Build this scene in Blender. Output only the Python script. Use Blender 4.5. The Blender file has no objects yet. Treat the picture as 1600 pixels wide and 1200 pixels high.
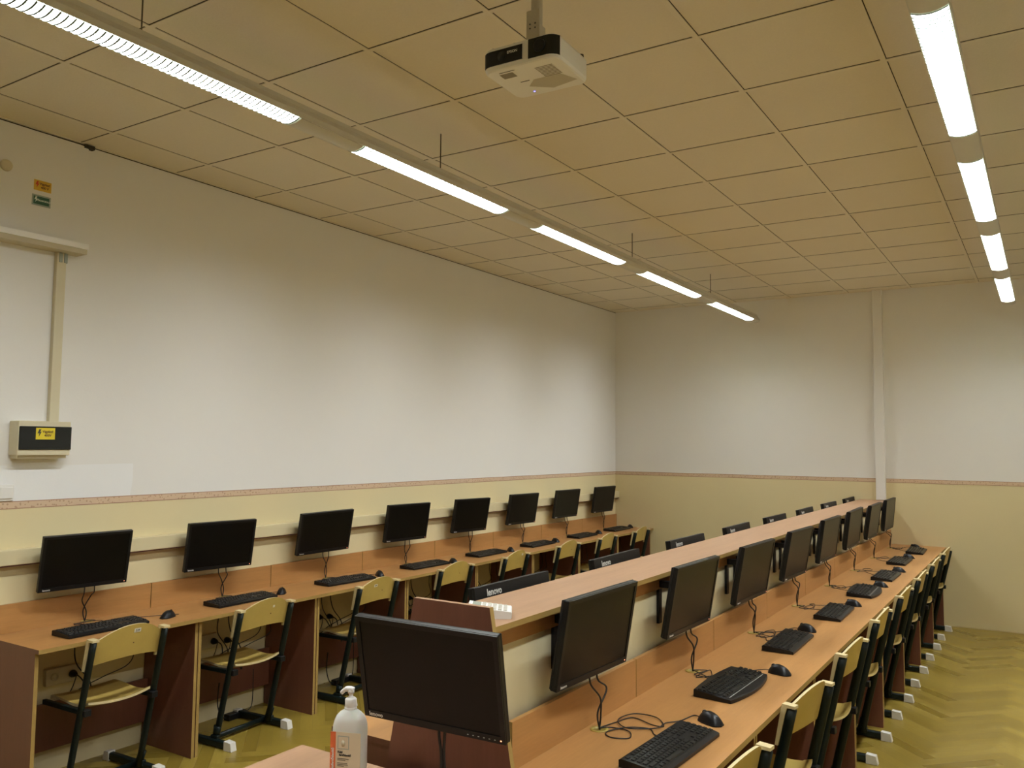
import bpy, bmesh, math, random
from mathutils import Vector, Matrix
random.seed(7)
SC = bpy.context.scene
COL = SC.collection
# ------------------------------------------------------------------ camera
F_PX, YAW, PITCH, ROLL = 1312.2849, 0.5676, 0.0718, 0.0094
CAMX, CAMZ = 4.3948, 1.7103
cd = bpy.data.cameras.new('camera'); cam = bpy.data.objects.new('camera', cd); COL.objects.link(cam)
cd.sensor_fit = 'HORIZONTAL'; cd.sensor_width = 36.0; cd.lens = 36.0 * F_PX / 1600.0
cd.clip_start = 0.05; cd.clip_end = 100
fw = Vector((-math.sin(YAW) * math.cos(PITCH), math.cos(YAW) * math.cos(PITCH), math.sin(PITCH)))
rt = Vector((math.cos(YAW), math.sin(YAW), 0)); up = rt.cross(fw)
r2 = rt * math.cos(ROLL) + up * math.sin(ROLL); u2 = -rt * math.sin(ROLL) + up * math.cos(ROLL)
mw = Matrix((r2, u2, -fw)).transposed().to_4x4(); mw.translation = Vector((CAMX, 0, CAMZ))
cam.matrix_world = mw
SC.camera = cam
# ------------------------------------------------------------------ world, exposure
wd = bpy.data.worlds.new('world'); SC.world = wd; wd.use_nodes = True
wd.node_tree.nodes['Background'].inputs[0].default_value = (0.9, 0.95, 1, 1)
wd.node_tree.nodes['Background'].inputs[1].default_value = 0.02
SC.view_settings.view_transform = 'Standard'; SC.view_settings.look = 'None'
SC.view_settings.exposure = 0.0; SC.view_settings.gamma = 1.0; SC.view_settings.use_curve_mapping = False
SC.cycles.use_denoising = True
SC.cycles.max_bounces = 10; SC.cycles.diffuse_bounces = 6
LAMP_POWER = 46.5
LAMP_COLOR = (0.97, 1.0, 1.03)
LAMP_SPREAD = 180.0
# ------------------------------------------------------------------ room constants
YF, MW, Y0 = 9.2521, 0.888, 2.1481      # far wall, desk module, near end of desk rows
ZC = 3.3265
XL, XR_, YB = -0.015, 5.9, -3.4
ZB0, ZB1 = 1.362, 1.401                   # paper border
# ------------------------------------------------------------------ material helpers
def newmat(name):
    m = bpy.data.materials.new(name); m.use_nodes = True
    nt = m.node_tree; return m, nt, nt.nodes['Principled BSDF']
def simple(name, col, rough=0.5, metal=0.0, noise=0.0, scale=30.0, spec=0.5, bump=0.0, bscale=200.0, emit=None, es=0.0):
    m, nt, b = newmat(name)
    b.inputs['Roughness'].default_value = rough; b.inputs['Metallic'].default_value = metal
    b.inputs['Specular IOR Level'].default_value = spec
    if noise > 0:
        g = nt.nodes.new('ShaderNodeNewGeometry')
        n = nt.nodes.new('ShaderNodeTexNoise'); n.inputs['Scale'].default_value = scale; n.inputs['Detail'].default_value = 4
        nt.links.new(g.outputs['Position'], n.inputs['Vector'])
        mx = nt.nodes.new('ShaderNodeMix'); mx.data_type = 'RGBA'
        nt.links.new(n.outputs['Fac'], mx.inputs['Factor'])
        mx.inputs['A'].default_value = tuple(c * (1 - noise) for c in col) + (1,)
        mx.inputs['B'].default_value = tuple(min(1, c * (1 + noise)) for c in col) + (1,)
        nt.links.new(mx.outputs['Result'], b.inputs['Base Color'])
    else:
        b.inputs['Base Color'].default_value = (*col, 1)
    if bump > 0:
        n2 = nt.nodes.new('ShaderNodeTexNoise'); n2.inputs['Scale'].default_value = bscale; n2.inputs['Detail'].default_value = 3
        g2 = nt.nodes.new('ShaderNodeNewGeometry'); nt.links.new(g2.outputs['Position'], n2.inputs['Vector'])
        bp = nt.nodes.new('ShaderNodeBump'); bp.inputs['Strength'].default_value = bump; bp.inputs['Distance'].default_value = 0.002
        nt.links.new(n2.outputs['Fac'], bp.inputs['Height']); nt.links.new(bp.outputs['Normal'], b.inputs['Normal'])
    if emit:
        b.inputs['Emission Color'].default_value = (*emit, 1); b.inputs['Emission Strength'].default_value = es
    return m
class NX:
    """tiny math-node builder"""
    def __init__(s, nt): s.nt = nt
    def m(s, op, a, b=None, c=None):
        n = s.nt.nodes.new('ShaderNodeMath'); n.operation = op
        for i, v in enumerate((a, b, c)):
            if v is None: continue
            if isinstance(v, (int, float)): n.inputs[i].default_value = v
            else: s.nt.links.new(v, n.inputs[i])
        return n.outputs[0]
    def mix(s, f, A, B):
        n = s.nt.nodes.new('ShaderNodeMix'); n.data_type = 'RGBA'
        for k, v in (('Factor', f), ('A', A), ('B', B)):
            if isinstance(v, tuple): n.inputs[k].default_value = (*v, 1)
            elif isinstance(v, (int, float)): n.inputs[k].default_value = v
            else: s.nt.links.new(v, n.inputs[k])
        return n.outputs['Result']
    def pos(s):
        g = s.nt.nodes.new('ShaderNodeNewGeometry'); x = s.nt.nodes.new('ShaderNodeSeparateXYZ')
        s.nt.links.new(g.outputs['Position'], x.inputs[0]); return x.outputs
    def vec(s, x, y, z):
        n = s.nt.nodes.new('ShaderNodeCombineXYZ')
        for i, v in enumerate((x, y, z)):
            if isinstance(v, (int, float)): n.inputs[i].default_value = v
            else: s.nt.links.new(v, n.inputs[i])
        return n.outputs[0]
    def noise(s, v, scale, detail=4, rough=0.5):
        n = s.nt.nodes.new('ShaderNodeTexNoise'); n.inputs['Scale'].default_value = scale
        n.inputs['Detail'].default_value = detail; n.inputs['Roughness'].default_value = rough
        s.nt.links.new(v, n.inputs['Vector']); return n.outputs['Fac']
    def white(s, v):
        n = s.nt.nodes.new('ShaderNodeTexWhiteNoise'); n.noise_dimensions = '3D'
        s.nt.links.new(v, n.inputs['Vector']); return n.outputs['Value']
def laminate(name, col, axis, rough=0.42):
    m, nt, b = newmat(name); X = NX(nt); p = X.pos()
    sc = [9.0, 9.0, 9.0]; sc['xyz'.index(axis)] = 0.7
    v = X.vec(X.m('MULTIPLY', p[0], sc[0]), X.m('MULTIPLY', p[1], sc[1]), X.m('MULTIPLY', p[2], sc[2]))
    n1 = X.noise(v, 1.6, 5, 0.6)
    sc2 = [70.0, 70.0, 70.0]; sc2['xyz'.index(axis)] = 5.0
    v2 = X.vec(X.m('MULTIPLY', p[0], sc2[0]), X.m('MULTIPLY', p[1], sc2[1]), X.m('MULTIPLY', p[2], sc2[2]))
    n2 = X.noise(v2, 2.0, 3, 0.6)
    f = X.m('ADD', X.m('MULTIPLY', n1, 0.65), X.m('MULTIPLY', n2, 0.35))
    f = X.m('SMOOTH_MIN', X.m('MULTIPLY', X.m('SUBTRACT', f, 0.28), 2.2), 1.0, 0.1)
    c = X.mix(f, tuple(k * 0.84 for k in col), tuple(min(1, k * 1.13) for k in col))
    nt.links.new(c, b.inputs['Base Color']); b.inputs['Roughness'].default_value = rough
    b.inputs['Specular IOR Level'].default_value = 0.4
    return m
M = {}
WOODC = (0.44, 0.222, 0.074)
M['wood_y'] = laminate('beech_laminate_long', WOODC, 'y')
M['wood_z_shaded'] = laminate('beech_laminate_shaded', (0.165, 0.062, 0.036), 'z')  # same beech, darkened in colour for the shade on upright faces
M['shelfwood'] = laminate('beech_laminate_shelf', (0.385, 0.225, 0.125), 'y')
M['edge'] = simple('ochre_edge_band', (0.36, 0.235, 0.07), 0.45, noise=0.08, scale=25)
M['gap'] = simple('dark_joint', (0.10, 0.03, 0.02), 0.8)
M['black'] = simple('black_plastic', (0.008, 0.008, 0.0085), 0.36, spec=0.28)
M['blackmatte'] = simple('black_matte_plastic', (0.009, 0.009, 0.0095), 0.5, spec=0.25, bump=0.2, bscale=900)
M['screen'] = simple('dark_screen', (0.003, 0.003, 0.0032), 0.30, spec=0.22)
M['key'] = simple('key_plastic', (0.010, 0.0105, 0.0105), 0.42, spec=0.35)
M['grey_line'] = simple('silver_line', (0.5, 0.5, 0.48), 0.4)
M['silver'] = simple('silver_print', (0.75, 0.75, 0.72), 0.4, metal=0.2)
M['led'] = simple('power_light', (0.9, 0.35, 0.2), 0.4, emit=(1.0, 0.35, 0.18), es=3.0)
M['ledblue'] = simple('blue_status_light', (0.2, 0.2, 0.9), 0.4, emit=(0.2, 0.2, 1.0), es=3.5)
M['cable'] = simple('black_cable', (0.012, 0.011, 0.011), 0.5)
M['cable_red'] = simple('thin_brown_cable', (0.05, 0.02, 0.015), 0.5)
M['frame'] = simple('dark_green_steel', (0.006, 0.012, 0.011), 0.40, spec=0.3)
M['cap'] = simple('white_rubber', (0.72, 0.70, 0.64), 0.6, noise=0.06, scale=60)
M['ply'] = simple('varnished_plywood', (0.50, 0.36, 0.095), 0.35, noise=0.10, scale=14)
M['ply_edge'] = simple('plywood_edge', (0.66, 0.55, 0.30), 0.5)
M['sticker'] = simple('pale_sticker', (0.75, 0.72, 0.6), 0.5)
M['ink'] = simple('dark_ink', (0.03, 0.03, 0.03), 0.6)
M['redink'] = simple('red_ink', (0.6, 0.06, 0.02), 0.6)
M['whiteink'] = simple('white_ink', (0.8, 0.85, 0.8), 0.6)
M['yellow'] = simple('yellow_label', (0.72, 0.58, 0.03), 0.5)
M['orangeyellow'] = simple('amber_label', (0.70, 0.43, 0.03), 0.5)
M['green'] = simple('dark_green_label', (0.015, 0.09, 0.05), 0.5)
M['greyframe'] = simple('grey_label_margin', (0.35, 0.40, 0.36), 0.5)
M['steelgrey'] = simple('lacquered_housing', (0.60, 0.58, 0.50), 0.35, metal=0.0)
M['rod'] = simple('thin_steel_rod', (0.12, 0.10, 0.07), 0.4, metal=0.6)
M['fin'] = simple('louver_fin', (0.62, 0.66, 0.60), 0.4)
M['fin_shade'] = simple('louver_edge_shade', (0.10, 0.12, 0.11), 0.6)  # near-black paints in the unlit undersides of the fins
M['white_plastic'] = simple('white_plastic', (0.82, 0.81, 0.77), 0.4)
M['cream_plastic'] = simple('cream_plastic', (0.66, 0.60, 0.42), 0.45)
M['creamtrunk'] = simple('cream_painted_trunking', (0.68, 0.60, 0.37), 0.5, noise=0.03, scale=4)
M['whitepaint'] = simple('white_painted_board', (0.82, 0.81, 0.775), 0.6, noise=0.02, scale=3)
M['alu'] = simple('white_lip', (0.90, 0.90, 0.88), 0.4)
M['ledge'] = simple('ledge_shaded_beige', (0.55, 0.49, 0.34), 0.5)  # beige darkened to hold the shade under the ledge
M['smoke'] = simple('smoked_window', (0.012, 0.013, 0.011), 0.15, spec=0.3)
M['bottle'] = simple('milky_bottle', (0.72, 0.74, 0.70), 0.35)
M['bottle'].node_tree.nodes['Principled BSDF'].inputs['Subsurface Weight'].default_value = 0.15
M['orange'] = simple('orange_label', (0.75, 0.16, 0.05), 0.5)
M['cream_label'] = simple('cream_label', (0.72, 0.62, 0.45), 0.5)
M['brass'] = simple('tan_grommet', (0.42, 0.32, 0.07), 0.4)
M['lcd'] = simple('grey_lcd', (0.33, 0.38, 0.31), 0.25)
M['keygrey'] = simple('light_key', (0.55, 0.53, 0.46), 0.5)
M['glow'] = simple('lit_diffuser', (0.9, 0.95, 0.9), 0.4, emit=(0.90, 1.0, 0.86), es=2.6)
M['projgrey'] = simple('underside_grey_beige', (0.50, 0.46, 0.36), 0.5)
M['vent_brown'] = simple('projector_vent', (0.25, 0.22, 0.16), 0.5)  # brown of the projector's vents and filter cover

# walls: white above a paper border, cream below
def wall_mat(name, patch=False):
    m, nt, b = newmat(name); X = NX(nt); p = X.pos()
    fine = X.noise(X.vec(p[0], p[1], p[2]), 1.3, 3)
    up_ = X.mix(fine, (0.80, 0.79, 0.755), (0.84, 0.83, 0.795))
    lo = X.mix(fine, (0.72, 0.625, 0.37), (0.76, 0.66, 0.395))
    if patch:
        a = X.m('LESS_THAN', X.m('ADD', p[1], X.m('MULTIPLY', fine, 0.3)), 3.02)
        c = X.m('LESS_THAN', X.m('ADD', p[2], X.m('MULTIPLY', fine, 0.02)), 1.59)
        up_ = X.mix(X.m('MULTIPLY', X.m('MULTIPLY', a, c), 0.8), up_, (0.86, 0.87, 0.87))
    s = X.m('GREATER_THAN', p[2], (ZB0 + ZB1) / 2)
    nt.links.new(X.mix(s, lo, up_), b.inputs['Base Color'])
    b.inputs['Roughness'].default_value = 0.75; b.inputs['Specular IOR Level'].default_value = 0.25
    bp = nt.nodes.new('ShaderNodeBump'); bp.inputs['Strength'].default_value = 0.12; bp.inputs['Distance'].default_value = 0.003
    nt.links.new(X.noise(X.vec(p[0], p[1], p[2]), 60, 3), bp.inputs['Height']); nt.links.new(bp.outputs['Normal'], b.inputs['Normal'])
    return m
M['wall'] = wall_mat('two_tone_wall_paint'); M['wall_l'] = wall_mat('two_tone_wall_paint_patched', True)
# paper border with little flowers
m, nt, b = newmat('floral_paper_border'); X = NX(nt); p = X.pos()
u = X.m('ADD', p[0], p[1])
vo = nt.nodes.new('ShaderNodeTexVoronoi'); vo.inputs['Scale'].default_value = 60; vo.feature = 'F1'
nt.links.new(X.vec(u, p[2], 0.0), vo.inputs['Vector'])
fl = X.m('LESS_THAN', vo.outputs['Distance'], 0.30)
c0 = X.mix(X.m('MULTIPLY', fl, 0.55), (0.66, 0.49, 0.33), (0.36, 0.19, 0.11))
e1 = X.m('GREATER_THAN', X.m('ABSOLUTE', X.m('SUBTRACT', p[2], (ZB0 + ZB1) / 2)), 0.0155)
nt.links.new(X.mix(e1, c0, (0.40, 0.22, 0.15)), b.inputs['Base Color']); b.inputs['Roughness'].default_value = 0.7
M['border'] = m
# ceiling tiles
m, nt, b = newmat('mineral_ceiling_tile'); X = NX(nt); p = X.pos()
TX, TY, TP = 0.2815, 1.9165, 0.5968
cx_ = X.m('FLOOR', X.m('DIVIDE', X.m('SUBTRACT', p[0], TX), TP)); cy_ = X.m('FLOOR', X.m('DIVIDE', X.m('SUBTRACT', p[1], TY), TP))
rnd = X.white(X.vec(cx_, cy_, 3.0))
sp = X.noise(X.vec(p[0], p[1], p[2]), 90, 4, 0.7); big = X.noise(X.vec(p[0], p[1], 0.0), 2.2, 3)
base = X.mix(sp, (0.75, 0.70, 0.60), (0.84, 0.785, 0.67))
base = X.mix(X.m('MULTIPLY', rnd, 0.16), base, (0.62, 0.52, 0.38))
base = X.mix(X.m('MULTIPLY', big, 0.10), base, (0.48, 0.40, 0.26))
nt.links.new(base, b.inputs['Base Color']); b.inputs['Roughness'].default_value = 0.9; b.inputs['Specular IOR Level'].default_value = 0.1
bp = nt.nodes.new('ShaderNodeBump'); bp.inputs['Strength'].default_value = 0.35; bp.inputs['Distance'].default_value = 0.003
nt.links.new(sp, bp.inputs['Height']); nt.links.new(bp.outputs['Normal'], b.inputs['Normal'])
M['tile'] = m
M['tbar'] = simple('cream_ceiling_bar', (0.76, 0.70, 0.58), 0.6)
M['shadowgap'] = simple('gap_shade_and_clip', (0.045, 0.035, 0.02), 0.9)  # painted shade of the gaps beside ceiling bars; also the black clip
# herringbone parquet
m, nt, b = newmat('herringbone_parquet'); X = NX(nt); p = X.pos()
W_ = 0.075; N_ = 6
ca = math.cos(math.radians(45)) / W_
uu = X.m('MULTIPLY', X.m('ADD', p[0], p[1]), ca); vv = X.m('MULTIPLY', X.m('SUBTRACT', p[1], p[0]), ca)
i = X.m('FLOOR', uu); j = X.m('FLOOR', vv)
mm = X.m('FLOORED_MODULO', X.m('SUBTRACT', i, j), 2.0 * N_)
hor = X.m('LESS_THAN', mm, N_ - 0.5)
hx = X.m('SUBTRACT', i, mm); vy = X.m('SUBTRACT', X.m('ADD', j, mm), 2 * N_ - 1)
ida = X.m('ADD', X.m('MULTIPLY', hor, hx), X.m('MULTIPLY', X.m('SUBTRACT', 1, hor), i))
idb = X.m('ADD', X.m('MULTIPLY', hor, j), X.m('MULTIPLY', X.m('SUBTRACT', 1, hor), vy))
rn = X.white(X.vec(ida, idb, hor)); fu = X.m('FRACT', uu); fv = X.m('FRACT', vv)
across = X.m('ADD', X.m('MULTIPLY', hor, fv), X.m('MULTIPLY', X.m('SUBTRACT', 1, hor), fu))
along = X.m('ADD', X.m('MULTIPLY', hor, X.m('SUBTRACT', uu, hx)), X.m('MULTIPLY', X.m('SUBTRACT', 1, hor), X.m('SUBTRACT', vv, vy)))
ed = X.m('MINIMUM', X.m('MINIMUM', across, X.m('SUBTRACT', 1, across)), X.m('MINIMUM', along, X.m('SUBTRACT', N_, along)))
joint = X.m('LESS_THAN', ed, 0.022)
gn = X.noise(X.vec(X.m('MULTIPLY', across, 5), X.m('MULTIPLY', along, 0.5), X.m('MULTIPLY', rn, 40)), 1.6, 4, 0.6)
col = X.mix(rn, (0.235, 0.165, 0.025), (0.385, 0.282, 0.050))
col = X.mix(X.m('MULTIPLY', gn, 0.7), col, (0.215, 0.145, 0.020))
col = X.mix(X.m('MULTIPLY', joint, 0.35), col, (0.16, 0.10, 0.03))
nt.links.new(col, b.inputs['Base Color']); b.inputs['Specular IOR Level'].default_value = 0.45
nt.links.new(X.m('ADD', 0.26, X.m('MULTIPLY', rn, 0.12)), b.inputs['Roughness'])
M['parquet'] = m

# ------------------------------------------------------------------ mesh helpers
class MB:
    def __init__(s): s.v = []; s.f = []; s.mi = []; s.sm = []
    def add(s, vs, fs, mi=0, sm=False, mat=None):
        o = len(s.v)
        s.v += [tuple(mat @ Vector(q)) if mat else tuple(q) for q in vs]
        for k, f in enumerate(fs):
            s.f.append(tuple(o + a for a in f)); s.mi.append(mi[k] if isinstance(mi, (list, tuple)) else mi); s.sm.append(sm)
        return s
    def box(s, x0, x1, y0, y1, z0, z1, mi=0, mat=None):
        vs = [(x, y, z) for z in (z0, z1) for y in (y0, y1) for x in (x0, x1)]
        # faces: -z, +z, -y, +y, -x, +x
        fs = [(0, 2, 3, 1), (4, 5, 7, 6), (0, 1, 5, 4), (2, 6, 7, 3), (0, 4, 6, 2), (1, 3, 7, 5)]
        return s.add(vs, fs, mi, False, mat)
    def rbox(s, x0, x1, y0, y1, z0, z1, r=0.003, mi=0, mat=None, axis='z', seg=4):
        """box whose four edges along axis are rounded, with small chamfer on caps"""
        a = 'xyz'.index(axis); L = [(x0, x1), (y0, y1), (z0, z1)]
        (a0, a1) = L[a]; b_, c_ = [k for k in range(3) if k != a]
        pts = []
        for (sx, sy, st) in ((1, 1, 0), (-1, 1, 1), (-1, -1, 2), (1, -1, 3)):
            cx = (L[b_][1] - r) if sx > 0 else (L[b_][0] + r); cy = (L[c_][1] - r) if sy > 0 else (L[c_][0] + r)
            for k in range(seg + 1):
                t = math.pi / 2 * (st + k / seg); pts.append((cx + r * math.cos(t), cy + r * math.sin(t)))
        mx, my = (L[b_][0] + L[b_][1]) / 2, (L[c_][0] + L[c_][1]) / 2
        ch = min(r * 0.35, (a1 - a0) * 0.3); hw, hh = (L[b_][1] - L[b_][0]) / 2, (L[c_][1] - L[c_][0]) / 2
        rings = [(a0, ch), (a0 + ch, 0), (a1 - ch, 0), (a1, ch)]
        vs = []; n = len(pts)
        for (h, ins) in rings:
            for (px, py) in pts:
                q = [0, 0, 0]; q[a] = h
                q[b_] = mx + (px - mx) * (1 - ins / hw); q[c_] = my + (py - my) * (1 - ins / hh); vs.append(q)
        fs = [tuple(range(n))[::-1]] + [(k + n * g, (k + 1) % n + n * g, (k + 1) % n + n * (g + 1), k + n * (g + 1)) for g in range(3) for k in range(n)] + [tuple(range(3 * n, 4 * n))]
        return s.add(vs, fs, mi, False, mat)
    def tube(s, pts, r, n=8, mi=0, mat=None, flat=None, caps=True):
        """round or oval tube through pts; flat=(ry) squashes the second axis"""
        P = [Vector(q) for q in pts]; vs = []; prev = None
        rr = r if isinstance(r, (list, tuple)) else [r] * len(P)
        for k, q in enumerate(P):
            d = (P[min(k + 1, len(P) - 1)] - P[max(k - 1, 0)]); d = d.normalized() if d.length > 1e-9 else Vector((0, 0, 1))
            if prev is None:
                ref = Vector((0, 1, 0)) if abs(d.y) < 0.9 else Vector((0, 0, 1))
                a_ = (ref - d * ref.dot(d)).normalized()
            else:
                a_ = (prev - d * prev.dot(d)).normalized()
            prev = a_; c_ = d.cross(a_)
            for t in range(n):
                th = 2 * math.pi * t / n
                vs.append(q + a_ * math.cos(th) * rr[k] + c_ * math.sin(th) * (flat if flat else rr[k]))
        fs = [(g * n + t, g * n + (t + 1) % n, (g + 1) * n + (t + 1) % n, (g + 1) * n + t) for g in range(len(P) - 1) for t in range(n)]
        if caps: fs += [tuple(range(n))[::-1], tuple(range((len(P) - 1) * n, len(P) * n))]
        return s.add(vs, fs, mi, True, mat)
    def lathe(s, prof, n=24, mi=0, mat=None, sx=1.0, sy=1.0, sm=True):
        vs = [(r * math.cos(2 * math.pi * t / n) * sx, r * math.sin(2 * math.pi * t / n) * sy, z) for (r, z) in prof for t in range(n)]
        fs = [(g * n + t, g * n + (t + 1) % n, (g + 1) * n + (t + 1) % n, (g + 1) * n + t) for g in range(len(prof) - 1) for t in range(n)]
        fs += [tuple(range(n))[::-1], tuple(range((len(prof) - 1) * n, len(prof) * n))]
        return s.add(vs, fs, mi, sm, mat)
    def prism(s, poly, axis, a0, a1, mi=0, mat=None, sm=False):
        """closed 2D polygon extruded along axis; poly coords are the other two axes in order"""
        a = 'xyz'.index(axis); n = len(poly); vs = []
        for h in (a0, a1):
            for (p0, p1) in poly:
                q = [p0, p1]; q.insert(a, h); vs.append(q)
        fs = [tuple(range(n))[::-1], tuple(range(n, 2 * n))] + [(k, (k + 1) % n, n + (k + 1) % n, n + k) for k in range(n)]
        return s.add(vs, fs, mi, sm, mat)
    def grid(s, fn, nu, nv, mi=0, mat=None, close=None):
        """surface fn(i,j)->point"""
        vs = [fn(a, b_) for a in range(nu) for b_ in range(nv)]
        fs = [(a * nv + b_, (a + 1) * nv + b_, (a + 1) * nv + b_ + 1, a * nv + b_ + 1) for a in range(nu - 1) for b_ in range(nv - 1)]
        return s.add(vs, fs, mi, True, mat)
    def mesh(s, name, mats):
        me = bpy.data.meshes.new(name); me.from_pydata([tuple(v) for v in s.v], [], s.f); me.update()
        for m_ in (mats if isinstance(mats, (list, tuple)) else [mats]): me.materials.append(m_)
        for k, pl in enumerate(me.polygons): pl.material_index = s.mi[k]; pl.use_smooth = s.sm[k]
        bm = bmesh.new(); bm.from_mesh(me); bmesh.ops.recalc_face_normals(bm, faces=bm.faces); bm.to_mesh(me); bm.free()
        return me
    def build(s, name, mats, parent=None, loc=None, rot=None):
        return link(name, s.mesh(name, mats), parent, loc, rot)
def link(name, me, parent=None, loc=None, rot=None):
    o = bpy.data.objects.new(name, me); COL.objects.link(o)
    if parent: o.parent = parent
    if loc: o.location = loc
    if rot: o.rotation_euler = rot
    return o
def tag(o, label=None, cat=None, group=None, kind=None):
    if label: o['label'] = label
    if cat: o['category'] = cat
    if group: o['group'] = group
    if kind: o['kind'] = kind
    return o
def thing(name, label, cat, loc=(0, 0, 0), rz=0.0, group=None):
    o = bpy.data.objects.new(name, None); COL.objects.link(o); o.empty_display_size = 0.1
    o.location = loc; o.rotation_euler = (0, 0, rz); return tag(o, label, cat, group)
def copy_tree(o, parent=None):
    c = o.copy(); COL.objects.link(c); c.parent = parent
    if parent is not None: c.matrix_parent_inverse = o.matrix_parent_inverse.copy()
    for ch in list(o.children): copy_tree(ch, c)
    return c
_txt = {}
def text_mesh(txt, size, depth=0.0006, shear=0.0, bold=0.0):
    k = (txt, size, depth, shear, bold)
    if k in _txt: return _txt[k]
    cu = bpy.data.curves.new('lettering', 'FONT'); cu.body = txt; cu.size = size; cu.extrude = depth / 2
    cu.align_x = 'CENTER'; cu.align_y = 'CENTER'; cu.shear = shear; cu.offset = bold; cu.resolution_u = 3
    t = bpy.data.objects.new('lettering_source', cu); COL.objects.link(t)
    bpy.context.view_layer.update()
    me = bpy.data.meshes.new_from_object(t.evaluated_get(bpy.context.evaluated_depsgraph_get()))
    me.name = 'lettering'
    bpy.data.objects.remove(t); _txt[k] = me; return me
def lettering(txt, size, mat, parent, loc, rot, **kw):
    me = text_mesh(txt, size, **kw)
    if not len(me.materials): me.materials.append(mat)
    elif me.materials[0] != mat: me = me.copy(); me.materials[0] = mat
    return link('lettering', me, parent, loc, rot)
R90 = math.pi / 2
def smooth(pts, n=6):
    """Catmull-Rom through pts"""
    P = [Vector(q) for q in pts]; P = [P[0]] + P + [P[-1]]; out = []
    for k in range(1, len(P) - 2):
        for t in range(n):
            u_ = t / n; a, b_, c, d = P[k - 1], P[k], P[k + 1], P[k + 2]
            out.append(0.5 * ((2 * b_) + (c - a) * u_ + (2 * a - 5 * b_ + 4 * c - d) * u_ ** 2 + (3 * b_ - a - 3 * c + d) * u_ ** 3))
    out.append(P[-2]); return out
ORD = ['first', 'second', 'third', 'fourth', 'fifth', 'sixth', 'seventh', 'eighth']

# ------------------------------------------------------------------ the room
def struct(name, mb, mats):
    return tag(mb.build(name, mats), kind='structure')
struct('floor', MB().box(XL - .1, XR_ + .1, YB - .1, YF + .1, -0.1, 0.0), M['parquet'])
struct('ceiling', MB().box(XL - .1, XR_ + .1, YB - .1, YF + .1, ZC + 0.004, ZC + 0.1), M['tile'])
struct('wall_left', MB().box(XL - .1, XL, YB, YF, 0, ZC + .004), M['wall_l'])
struct('wall_back', MB().box(XL - .1, XR_ + .1, YF, YF + .1, 0, ZC + .004), M['wall'])
struct('wall_right', MB().box(XR_, XR_ + .1, YB, YF, 0, ZC + .004), M['wall'])
struct('wall_front', MB().box(XL - .1, XR_ + .1, YB - .1, YB, 0, ZC + .004), M['wall'])
struct('trim_1', MB().box(XL, XL + .0012, YB, YF, ZB0, ZB1), M['border'])
struct('trim_2', MB().box(XL, 2.909, YF - .0012, YF, ZB0, ZB1).box(3.001, XR_, YF - .0012, YF, ZB0, ZB1), M['border'])
struct('baseboard_back', MB().box(3.6, XR_, YF - .004, YF, 0, 0.012), M['ply_edge'])
g = MB()
k = -1
while TX + k * TP < XR_:
    x = TX + k * TP
    if x > XL: g.box(x - .011, x + .011, YB, YF, ZC, ZC + .0045, 0); g.box(x + .011, x + .0145, YB, YF, ZC + .0034, ZC + .0046, 1)
    k += 1
k = -10
while TY + k * TP < YF:
    y = TY + k * TP
    if y > YB: g.box(XL, XR_, y - .011, y + .011, ZC + .0003, ZC + .0043, 0); g.box(XL, XR_, y - .0150, y - .011, ZC + .0030, ZC + .0044, 1)
    k += 1
g.box(XL, XL + .018, YB, YF, ZC - .001, ZC + .0042, 0); g.box(XL, XR_, YF - .018, YF, ZC - .001, ZC + .0042, 0)
g.box(XL, XL + .004, YB, YF, ZC - .005, ZC - .001, 1)
struct('trim_3', g, [M['tbar'], M['shadowgap']])

# ------------------------------------------------------------------ ceiling lights
def make_light(first=True):
    t = thing('ceiling_light', '', 'ceiling light', (0, 0, 0))
    # local: y along length, centre of the 1.6 m unit at 0, z=0 is the louver bottom
    hw = 0.052
    arc = [(-hw + 2 * hw * q / 10, -0.004 - 0.012 * (1 - ((q - 5) / 5) ** 2)) for q in range(11)]
    # upper housing profile: tapering top channel
    prof = [(-hw - .004, .0), (-hw - .006, .022), (-.034, .052), (-.030, .072), (.030, .072), (.034, .052), (hw + .006, .022), (hw + .004, .0), (hw, .0), (hw, .020), (-hw, .020), (-hw, 0)]
    MB().prism(prof, 'y', -.8, .8).build('housing', M['steelgrey'], t)
    for (a, e) in ((-.8, -.612), (.612, .8)):
        MB().prism([(x, z) for (x, z) in arc] + [(hw, .006), (-hw, .006)], 'y', a, e).build('blank_cover', M['steelgrey'], t)
    d = MB(); d.box(-hw, hw, -.612, .612, .0075, .0115)
    d.build('lamp_diffuser', M['glow'], t)
    f = MB()
    for q in range(49):
        y = -.6 + 1.2 * q / 48
        f.prism([(x, z + .0012) for (x, z) in arc] + [(hw, .0065), (-hw, .0065)], 'y', y - .0012, y + .0012)
        f.prism([(x, z) for (x, z) in arc] + [(x, z + .0012) for (x, z) in reversed(arc)], 'y', y - .0034, y + .0034, 1)
    for s_ in (-1, 1):
        f.box(*sorted((s_ * (hw + .0035), s_ * (hw + .0005))), -.612, .612, -.001, .013)
    f.build('louver', [M['fin'], M['fin_shade']], t)
    return t
LX, LZ = 1.762, 3.058
light0 = make_light()
def area(name, parent):
    ld = bpy.data.lights.get('tube_glow')
    if not ld:
        ld = bpy.data.lights.new('tube_glow', 'AREA'); ld.shape = 'RECTANGLE'; ld.size = 0.09; ld.size_y = 1.2
        ld.energy = LAMP_POWER; ld.color = LAMP_COLOR; ld.spread = math.radians(LAMP_SPREAD)
    o = bpy.data.objects.new(name, ld); COL.objects.link(o); o.parent = parent; o.location = (0, 0, .0055); return o
area('tube_glow', light0)
lspec = []
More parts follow.
